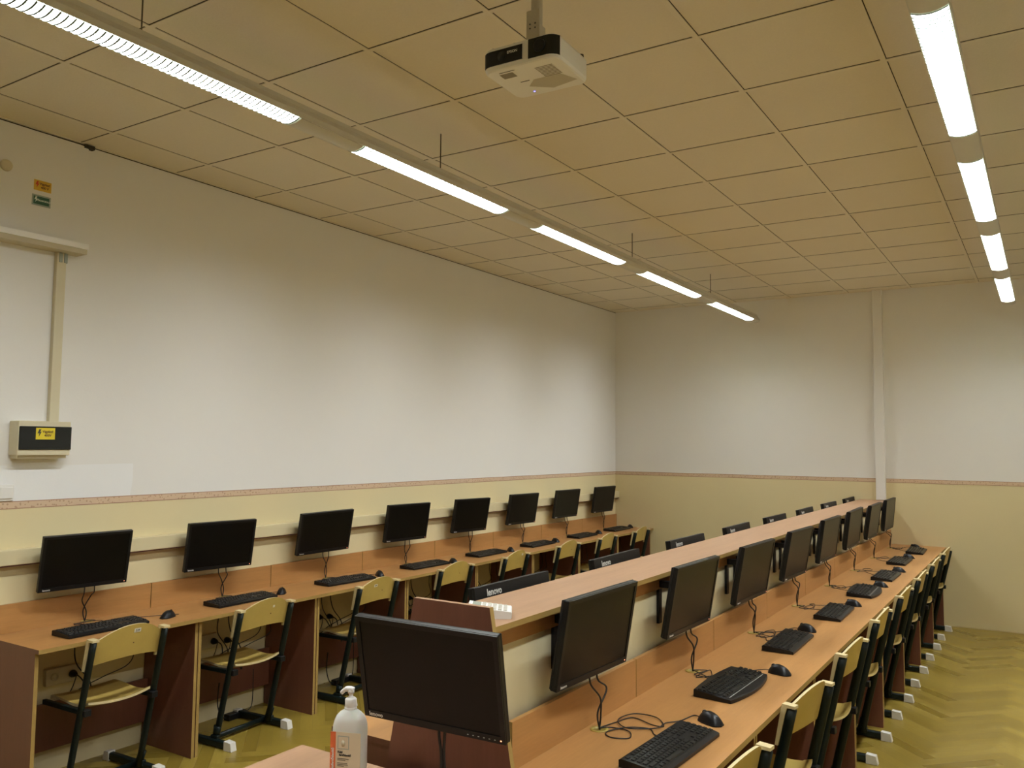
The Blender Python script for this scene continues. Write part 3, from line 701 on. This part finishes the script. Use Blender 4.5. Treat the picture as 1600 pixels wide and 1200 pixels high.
# ------------------------------------------------------------------ school chairs
def make_chair():
    """local origin: floor below the rear ends of the feet; sitter faces -x"""
    t = thing('school_chair', '', 'chair')
    hy = .196
    for s_ in (-1, 1):
        y = s_ * hy
        # upright: oval tube leaning back
        MB().tube([(-.165, y, .030), (-.140, y, .15), (-.075, y, .43), (-.012, y, .700), (.000, y, .752)], .0125, 12, flat=.021).build('upright', M['frame'], t)
        # lower sleeve thicker
        MB().rbox(-.43, -.055, s_ * .216 - .0165, s_ * .216 + .0165, .006, .044, .008, axis='x').build('foot_bar', M['frame'], t)
        for (a_, b_) in ((-.475, -.425), (-.060, .0)):
            c = MB(); lo, hi = (a_, b_)
            e_ = .010
            if a_ < -.2: poly = [(lo, .001), (hi, .001), (hi, .050), (lo + e_, .046)]
            else: poly = [(lo, .001), (hi, .001), (hi - e_, .046), (lo, .050)]
            c.prism(poly, 'y', s_ * .216 - .020, s_ * .216 + .020); c.build('foot_cap', M['cap'], t)
        MB().tube([(-.165, y, .05), (-.150, y + s_ * .008, .11)], .0155, 12, flat=.024).rbox(-.19, -.135, s_ * .205 - .012, s_ * .205 + .012, .03, .06, .005).build('upright_socket', M['frame'], t)
        MB().rbox(-.40, -.055, s_ * .182 - .012, s_ * .182 + .010, .400, .424, .004, axis='x').build('seat_support', M['frame'], t)
        MB().rbox(-.075, -.040, s_ * .182 - .018, s_ * .182 + .018, .398, .428, .003).build('support_plug', M['blackmatte'], t)
    MB().tube([(-.205, -.205, .030), (-.205, .205, .030)], .0165, 10, flat=.012).build('crossbar', M['frame'], t)
    # seat: moulded ply shell
    nu, nv = 13, 11
    def seat(i_, j_, dz):
        u_ = i_ / (nu - 1); v_ = j_ / (nv - 1) * 2 - 1
        x = -.415 + .375 * u_
        wd = .168 if u_ > .08 else .150
        z = .436 + .012 * v_ * v_ - .014 * math.exp(-((u_ - .65) / .25) ** 2) - (.018 * max(0, (.15 - u_) / .15) ** 2)
        z += .010 * max(0, (u_ - .9) / .1)
        return (x + (0.012 * v_ * v_ if u_ < .1 else 0) - (0.022 * v_ * v_ if u_ > .9 else 0), v_ * wd, z + dz)
    s = MB(); s.grid(lambda a_, b_: seat(a_, b_, .0), nu, nv, 0); s.grid(lambda a_, b_: seat(a_, b_, -.012), nu, nv, 0)
    rim = [(a_, 0) for a_ in range(nu)] + [(nu - 1, b_) for b_ in range(1, nv)] + [(a_, nv - 1) for a_ in range(nu - 2, -1, -1)] + [(0, b_) for b_ in range(nv - 2, 0, -1)]
    vs = [seat(a_, b_, 0) for (a_, b_) in rim] + [seat(a_, b_, -.012) for (a_, b_) in rim]; n = len(rim)
    s.add(vs, [(q, (q + 1) % n, n + (q + 1) % n, n + q) for q in range(n)], 1, False)
    s.build('seat', [M['ply'], M['ply_edge']], t)
    # backrest: curved shell arching between the uprights
    nu, nv = 17, 7; th = .011
    def back(i_, j_, side):
        u_ = i_ / (nu - 1) * 2 - 1; v_ = j_ / (nv - 1)
        arch = max(0.0, 1 - (abs(u_) / .86) ** 2.2)
        zt_ = .752 + .056 * arch; zb_ = .628 + .022 * (1 - abs(u_) ** 2)
        z = zb_ + (zt_ - zb_) * v_
        x = -.040 + (z - .70) * .235 + .036 * (1 - u_ * u_) + side * th
        return (x, u_ * .193, z)
    s = MB(); s.grid(lambda a_, b_: back(a_, b_, 0), nu, nv, 0); s.grid(lambda a_, b_: back(a_, b_, 1), nu, nv, 0)
    rim = [(a_, 0) for a_ in range(nu)] + [(nu - 1, b_) for b_ in range(1, nv)] + [(a_, nv - 1) for a_ in range(nu - 2, -1, -1)] + [(0, b_) for b_ in range(nv - 2, 0, -1)]
    n = len(rim); vs = [back(a_, b_, 0) for (a_, b_) in rim] + [back(a_, b_, 1) for (a_, b_) in rim]
    s.add(vs, [(q, (q + 1) % n, n + (q + 1) % n, n + q) for q in range(n)], 1, False)
    s.build('backrest', [M['ply'], M['ply_edge']], t)
    # side wings of the shell, hooked over the tops of the uprights
    for s_ in (-1, 1):
        y0_, y1_ = sorted((s_ * .178, s_ * .213))
        w = MB().prism([(-.060, .612), (-.048, .612), (-.022, .725), (-.012, .7535), (.018, .7535), (.018, .764), (-.030, .766), (-.036, .740)], 'y', y0_, y1_)
        w.build('backrest_wing', M['ply_edge'], t)
    return t
ch0 = make_chair()
def add_sticker(t, y, z, w, h, txt=None):
    # lies on the rear face of the backrest
    u_ = y / .193
    x = -.040 + (z - .70) * .235 + .036 * (1 - u_ * u_) + .0114
    o = MB().box(0, .0012, -w / 2, w / 2, -h / 2, h / 2).build('sticker', M['sticker'], t, (x, y, z), (0, .231, 0)); 
    if txt: lettering(txt, h * .8, M['ink'], o, (.0014, 0, 0), (R90, 0, R90), bold=.0002)
first = True
CY = {'L': [2.565, 3.430, 4.400, 5.320, 6.180, 7.130, 7.960, 8.820], 'R': [2.560, 3.424, 4.331, 5.236, 6.137, 7.000, 7.900, 8.760]}
CX = {'L': [.535, .532, .535, .516, .522, .515, .520, .520], 'R': [3.592, 3.594, 3.584, 3.572, 3.574, 3.572, 3.572, 3.576]}
crot = {'L': [.03, .05, .04, -.01, .05, 0, .04, .04], 'R': [-.10, -.126, -.07, -.02, -.03, -.016, -.02, -.045]}
chairs = {}
for side in 'LR':
    for k in range(8):
        t = ch0 if first else copy_tree(ch0); first = False
        t.location = (CX[side][k], CY[side][k], 0); t.rotation_euler = (0, 0, crot[side][k])
        tag(t, 'green-framed plywood school chair, %s row, %s' % ('left wall' if side == 'L' else 'right-hand desk', ordpos(k)), 'chair',
            'school chairs at the left wall' if side == 'L' else 'school chairs right of the divider')
        chairs[side, k] = t
add_sticker(chairs['L', 0], .020, .775, .036, .020, '224'); add_sticker(chairs['L', 1], .035, .755, .014, .014)
add_sticker(chairs['L', 2], -.055, .755, .034, .018, '224'); add_sticker(chairs['L', 4], .06, .765, .022, .016)
for kk in (0, 1, 2, 3, 5): MB().lathe([(.004, 0), (.003, .0015)], 8, mat=Matrix.Translation((.0098, .02 if kk else .01, .715)) @ Matrix.Rotation(R90, 4, 'Y')).build('screw', M['gap'], chairs['L', kk])

# ------------------------------------------------------------------ sockets, plugs and power bricks below the wall desks
def socket(y, lbl, n=2):
    t = thing('power_socket', lbl, 'socket', (XL, y, .485), 0, 'sockets below the left wall desks')
    MB().rbox(0, .030, -.045 * n, .045 * n, -.042, .042, .006, axis='x').build('socket_plate', M['cream_plastic'], t)
    for q in range(n):
        MB().lathe([(.021, 0), (.021, .003), (.017, .003), (.016, .0005)], 20, mat=Matrix.Translation((.030, -.045 * (n - 1) + .09 * q, 0)) @ Matrix.Rotation(R90, 4, 'Y')).build('socket_face', M['cream_plastic'], t)
    return t
for k in range(8):
    y0_ = Y0 + MW * k
    socket(y0_ + .385, 'cream wall socket below the left wall desk, %s' % ordpos(k))
    for q, yy in enumerate((y0_ + .43, y0_ + .53) if k else (y0_ + .43,)):
        t = thing('power_plug', 'round black plug on the %s side, under wall desk %s' % (('near', 'far')[q], ordpos(k)), 'plug', (XL + .031, yy, .485 - .012 * q), 0, 'black plugs below the left wall desks')
        MB().lathe([(.019, .0), (.020, .012), (.014, .030), (.007, .045)], 14, mat=Matrix.Rotation(R90, 4, 'Y')).build('plug_body', M['black'], t)
        rq = random.Random(k * 3 + q)
        pts = [(.044, 0, 0), (.07, .012, -.02), (.085, .03 + rq.uniform(-.03, .03), -.09), (.07, .07, -.16 + rq.uniform(-.03, .03)), (.05, .05 + rq.uniform(0, .05), -.05), (.055, -.01, .06), (.04, rq.uniform(-.03, .03), .16), (.040, 0, .243)]
        MB().tube(smooth(pts, 6), .0035, 6).build('cable', M['cable'], t)
        pts = [(.046, .0, -.0), (.065, -.03, -.05), (.06, -.06, -.12), (.075, .0, -.07), (.09, .12, -.03), (.10, .26, .01), (.06, .33 + rq.uniform(-.04, .02), .09), (.05, .32, .24)]
        MB().tube(smooth(pts, 6), .0028, 6).build('cable', M['cable'], t)
def brick(y, z, k, lbl):
    t = thing('power_adapter', lbl, 'power adapter', (.085, y, z), 0, 'black power adapters below the left wall desks')
    MB().rbox(-.025, .025, -.07, .07, -.018, .018, .006).build('adapter_body', M['black'], t)
    MB().tube(smooth([(0, -.07, 0), (.0, -.11, .02), (-.01, -.13, .10), (-.012, -.12, .22)], 6), .004, 6).tube(smooth([(0, .07, .0), (0, .12, .02), (-.01, .14, .10), (-.012, .14, .25)], 6), .003, 6).build('cable', M['cable'], t)
brick(3.60, .0185, 0, 'black power adapter on the floor under the second wall desk')
brick(4.52, .0185, 1, 'black power adapter on the floor under the third wall desk')

# ------------------------------------------------------------------ projector
t = thing('projector', 'white ceiling projector with black lens front hanging from a bracket', 'projector', (2.958, 2.39, 2.957), math.radians(1.5))
W2, D2, H2 = .142, .125, .082
s = MB()
def ringp(z, ins):
    pts = []
    rr_ = .035
    for (sx, sy, st) in ((1, 1, 0), (-1, 1, 1), (-1, -1, 2), (1, -1, 3)):
        for q in range(6):
            a_ = math.pi / 2 * (st + q / 5); pts.append((sx * (W2 - rr_) + (rr_ - ins) * math.cos(a_), sy * (D2 - rr_) + (rr_ - ins) * math.sin(a_) , z))
    return pts
rings = [ringp(0, .010), ringp(.003, .004), ringp(.012, 0), ringp(H2 - .012, .0), ringp(H2 - .003, .005), ringp(H2, .012)]
vs = [p_ for r_ in rings for p_ in r_]; n = 24
s.add(vs, [tuple(range(n))[::-1], tuple(range(5 * n, 6 * n))] + [(q + n * g_, (q + 1) % n + n * g_, (q + 1) % n + n * (g_ + 1), q + n * (g_ + 1)) for g_ in range(5) for q in range(n)], 0)
s.build('projector_body', M['white_plastic'], t)
def frontplate(x0, x1, z0, z1, name, mat, out=.0025):
    pts = []
    N = 16
    for q in range(N + 1):
        x = x0 + (x1 - x0) * q / N; ax = abs(x); r_ = .035
        y = -D2 if ax < W2 - r_ else -(D2 - r_ + math.sqrt(max(0, r_ * r_ - (ax - (W2 - r_)) ** 2)))
        nx_ = 0 if ax < W2 - r_ else math.copysign((ax - (W2 - r_)) / r_, x)
        pts.append((x + nx_ * out, y - out * (1 - abs(nx_) * .5)))
    m_ = MB(); vs = [(a_, b_, z) for z in (z0, z1) for (a_, b_) in pts] + [(a_, b_ + .004, z) for z in (z0, z1) for (a_, b_) in pts]; L_ = N + 1
    fs = [(q, q + 1, L_ + q + 1, L_ + q) for q in range(N)] + [(q + L_, q + 1 + L_, 3 * L_ + q + 1, 3 * L_ + q) for q in range(N)] + [(q, q + 1, 2 * L_ + q + 1, 2 * L_ + q) for q in range(N)]
    m_.add(vs, fs); return m_.build(name, mat, t)
frontplate(-W2, .018, .016, .066, 'vent_grille', M['blackmatte'])
frontplate(.040, W2 - .001, .010, .074, 'lens_window', M['smoke'])
MB().lathe([(.022, 0), (.021, .006), (.014, .003)], 24, mat=Matrix.Translation((.082, -D2 - .002, .044)) @ Matrix.Rotation(R90, 4, 'X')).build('lens', M['black'], t)
MB().tube([(-.060, -D2 - .0035, .041), (-.060, -D2 - .0045, .041)], .017, 18).build('dial', M['black'], t)
lettering('EPSON', .013, M['silver'], t, (-.020, -D2 - .0040, .048), (R90, 0, 0), bold=.0002)
for (x, y) in ((-.055, -.055),): MB().box(-.095, -.045, -.085, -.05, -.0006, .0004).build('filter_cover', M['vent_brown'], t)
v_ = MB()
for q in range(9): v_.box(.035, .10, -.075 + q * .009, -.0715 + q * .009, -.0007, .0002)
v_.build('bottom_vent', M['vent_brown'], t)
MB().box(-.06, -.025, -.005, -.001, -.0006, .0003).box(.0, .035, .005, .009, -.0006, .0003).box(-.09, -.03, -.098, -.095, -.0006, .0003).build('bottom_slot', M['ink'], t)
MB().prism([(-.01, .0), (.09, .0), (.12, .07), (.02, .09), (-.05, .04)], 'z', -.0007, .0002).build('base_plate_recess', M['projgrey'], t)
MB().lathe([(.0035, -.001), (.0035, .0005)], 12, mat=Matrix.Translation((-.055, .085, 0))).build('status_light', M['ledblue'], t)
for (x, y) in ((-.115, -.09), (-.03, -.09), (.125, .09), (.10, .03)): MB().lathe([(.010, H2 - .001), (.009, H2 + .010)], 12, mat=Matrix.Translation((x, y, 0))).build('rubber_foot', M['ink'], t)
m_ = MB(); m_.rbox(-.075, .075, -.035, .05, H2 + .006, H2 + .012, .004).box(-.022, .022, -.022, .022, H2 + .012, H2 + .10)
m_.tube([(0, 0, H2 + .09), (0, 0, ZC - 2.957 - .01)], .020, 14).rbox(-.026, .026, -.028, -.02, H2 + .02, H2 + .15, .003).rbox(-.06, .06, -.06, .06, ZC - 2.957 - .008, ZC - 2.957 + .003, .004)
for (x, z) in ((-.01, .20), (.01, .20), (-.01, .17), (.01, .17)): m_.tube([(x, -.0285, H2 + z * .5), (x, -.030, H2 + z * .5)], .003, 8, 1)
m_.build('ceiling_bracket', [M['projgrey'], M['ink']], t)

# ------------------------------------------------------------------ white desk terminal on the shelf
t = thing('desk_calculator', 'white calculator with grey display on the near end of the shelf', 'calculator', (2.926, 2.190, 1.183), math.radians(-58)); t.scale = (.95, .82, 1.0)
s = MB(); s.prism([(-.082, .004), (-.078, .0), (.078, .0), (.082, .004), (.082, .018), (.078, .021), (-.060, .034), (-.080, .036), (-.084, .030)], 'x', -.055, .055)
s.build('calculator_body', M['white_plastic'], t)
# sloping top: y from -.078 (z .021)... display at the high end
def topz(y): return .021 + (.078 + y) * 0 + 0
kq = MB()
for r_ in range(5):
    for c_ in range(4):
        y = .065 - r_ * .020; z = .021 + (.078 - y) / .138 * .013
        kq.rbox(-.043 + c_ * .024, -.027 + c_ * .024, y - .014, y - .001, z - .002, z + .004, .002)
kq.build('keys', M['keygrey'], t)
MB().add([(-.045, -.035, .0332), (.045, -.035, .0332), (.045, -.066, .0362), (-.045, -.066, .0362), (-.045, -.035, .030), (.045, -.035, .030), (.045, -.066, .030), (-.045, -.066, .030)],
         [(0, 1, 2, 3), (0, 4, 5, 1), (1, 5, 6, 2), (2, 6, 7, 3), (3, 7, 4, 0)]).build('display', M['lcd'], t)

# ------------------------------------------------------------------ near desk and sanitiser bottle
t = thing('teacher_desk', 'beech desk corner in front of the divider holding the bottle', 'desk', (2.361, 0, 0))
MB().box(0, 1.10, .95, 1.967, .728, .750, [1, 0, 1, 1, 1, 1]).build('desktop', [M['shelfwood'], M['edge']], t)
for x in (.02, 1.06): MB().box(x, x + .018, .98, 1.94, 0, .7275, [0, 0, 1, 1, 0, 0]).build('side_panel', [M['wood_z_shaded'], M['edge']], t)
MB().box(.04, 1.06, 1.90, 1.918, .25, .7275).build('modesty_panel', M['wood_z_shaded'], t)
BX, BY = 2.696, 1.826
t = thing('sanitizer_bottle', 'white pump bottle with orange label in front of the black monitor', 'bottle', (BX, BY, .7502), math.radians(20))
def se(r1, r2, n=28, e=3.2):
    out = []
    for q in range(n):
        a_ = 2 * math.pi * q / n; c_, s_ = math.cos(a_), math.sin(a_)
        out.append((r1 * math.copysign(abs(c_) ** (2 / e), c_), r2 * math.copysign(abs(s_) ** (2 / e), s_)))
    return out
lv = [(0, .90, 2.6), (.004, .97, 2.8), (.012, 1, 3.2), (.15, 1, 3.2), (.163, .985, 3.0), (.176, .93, 2.7), (.188, .82, 2.4), (.197, .64, 2.2), (.202, .42, 2.0), (.205, .36, 2.0)]
vs = []; n = 28
for (z, f_, e_) in lv: vs += [(a_, b_, z) for (a_, b_) in se(.0475 * f_, .034 * f_ if f_ > .45 else .0475 * f_, n, e_)]
s = MB(); s.add(vs, [tuple(range(n))[::-1], tuple(range((len(lv) - 1) * n, len(lv) * n))] + [(q + n * g_, (q + 1) % n + n * g_, (q + 1) % n + n * (g_ + 1), q + n * (g_ + 1)) for g_ in range(len(lv) - 1) for q in range(n)], 0, True)
s.build('bottle_body', M['bottle'], t)
s = MB().lathe([(.0165, .203), (.0175, .206), (.0175, .210), (.0155, .211), (.0165, .213), (.0165, .232), (.013, .236), (.006, .237), (.006, .248), (.009, .249), (.0095, .256), (.006, .260)], 22)
s.tube(smooth([(.008, 0, .257), (-.004, 0, .260), (-.018, 0, .257), (-.030, 0, .246)], 5), [.008] * 5 + [.0075] * 5 + [.006] * 5 + [.004], 10, flat=None)
s.build('pump', M['white_plastic'], t)
ol = MB().box(-.044, .046, -.0348, -.0335, .015, .150, 0); o = ol.build('label', M['cream_label'], t, (0, 0, 0)); tag(o, 'cream label with an orange stripe')
MB().box(-.044, -.028, -.0354, -.0347, .015, .150).build('orange_stripe', M['orange'], o)
MB().box(-.022, .012, -.0354, -.0347, .104, .140).box(-.020, .010, -.0358, -.0353, .106, .138, 1).build('hand_symbol', [M['greyframe'], M['cream_label']], o)
MB().lathe([(.009, 0), (.009, .0006)], 12, sx=.7, mat=Matrix.Translation((-.005, -.0362, .120)) @ Matrix.Rotation(R90, 4, 'X')).build('hand_mark', M['cream_plastic'], o)
lettering('Kézi', .0085, M['ink'], o, (-.014, -.0356, .096), (R90, 0, 0), bold=.0003)
lettering('fertőtlenítő', .0075, M['ink'], o, (.001, -.0356, .088), (R90, 0, 0), bold=.0003)
s = MB()
for q, z in enumerate((.078, .074, .066, .062, .058, .050, .046, .042, .038)): s.box(-.022, (.012, .002, .008, .010, -.002, .012, .010, .012, .004)[q], -.0354, -.0347, z - .0006, z + .0006)
s.build('small_print', M['ink'], o)
lettering('Kézfertőtlenítő', .010, M['whiteink'], o, (-.036, -.0358, .075), (R90, -R90, 0), bold=.0002)
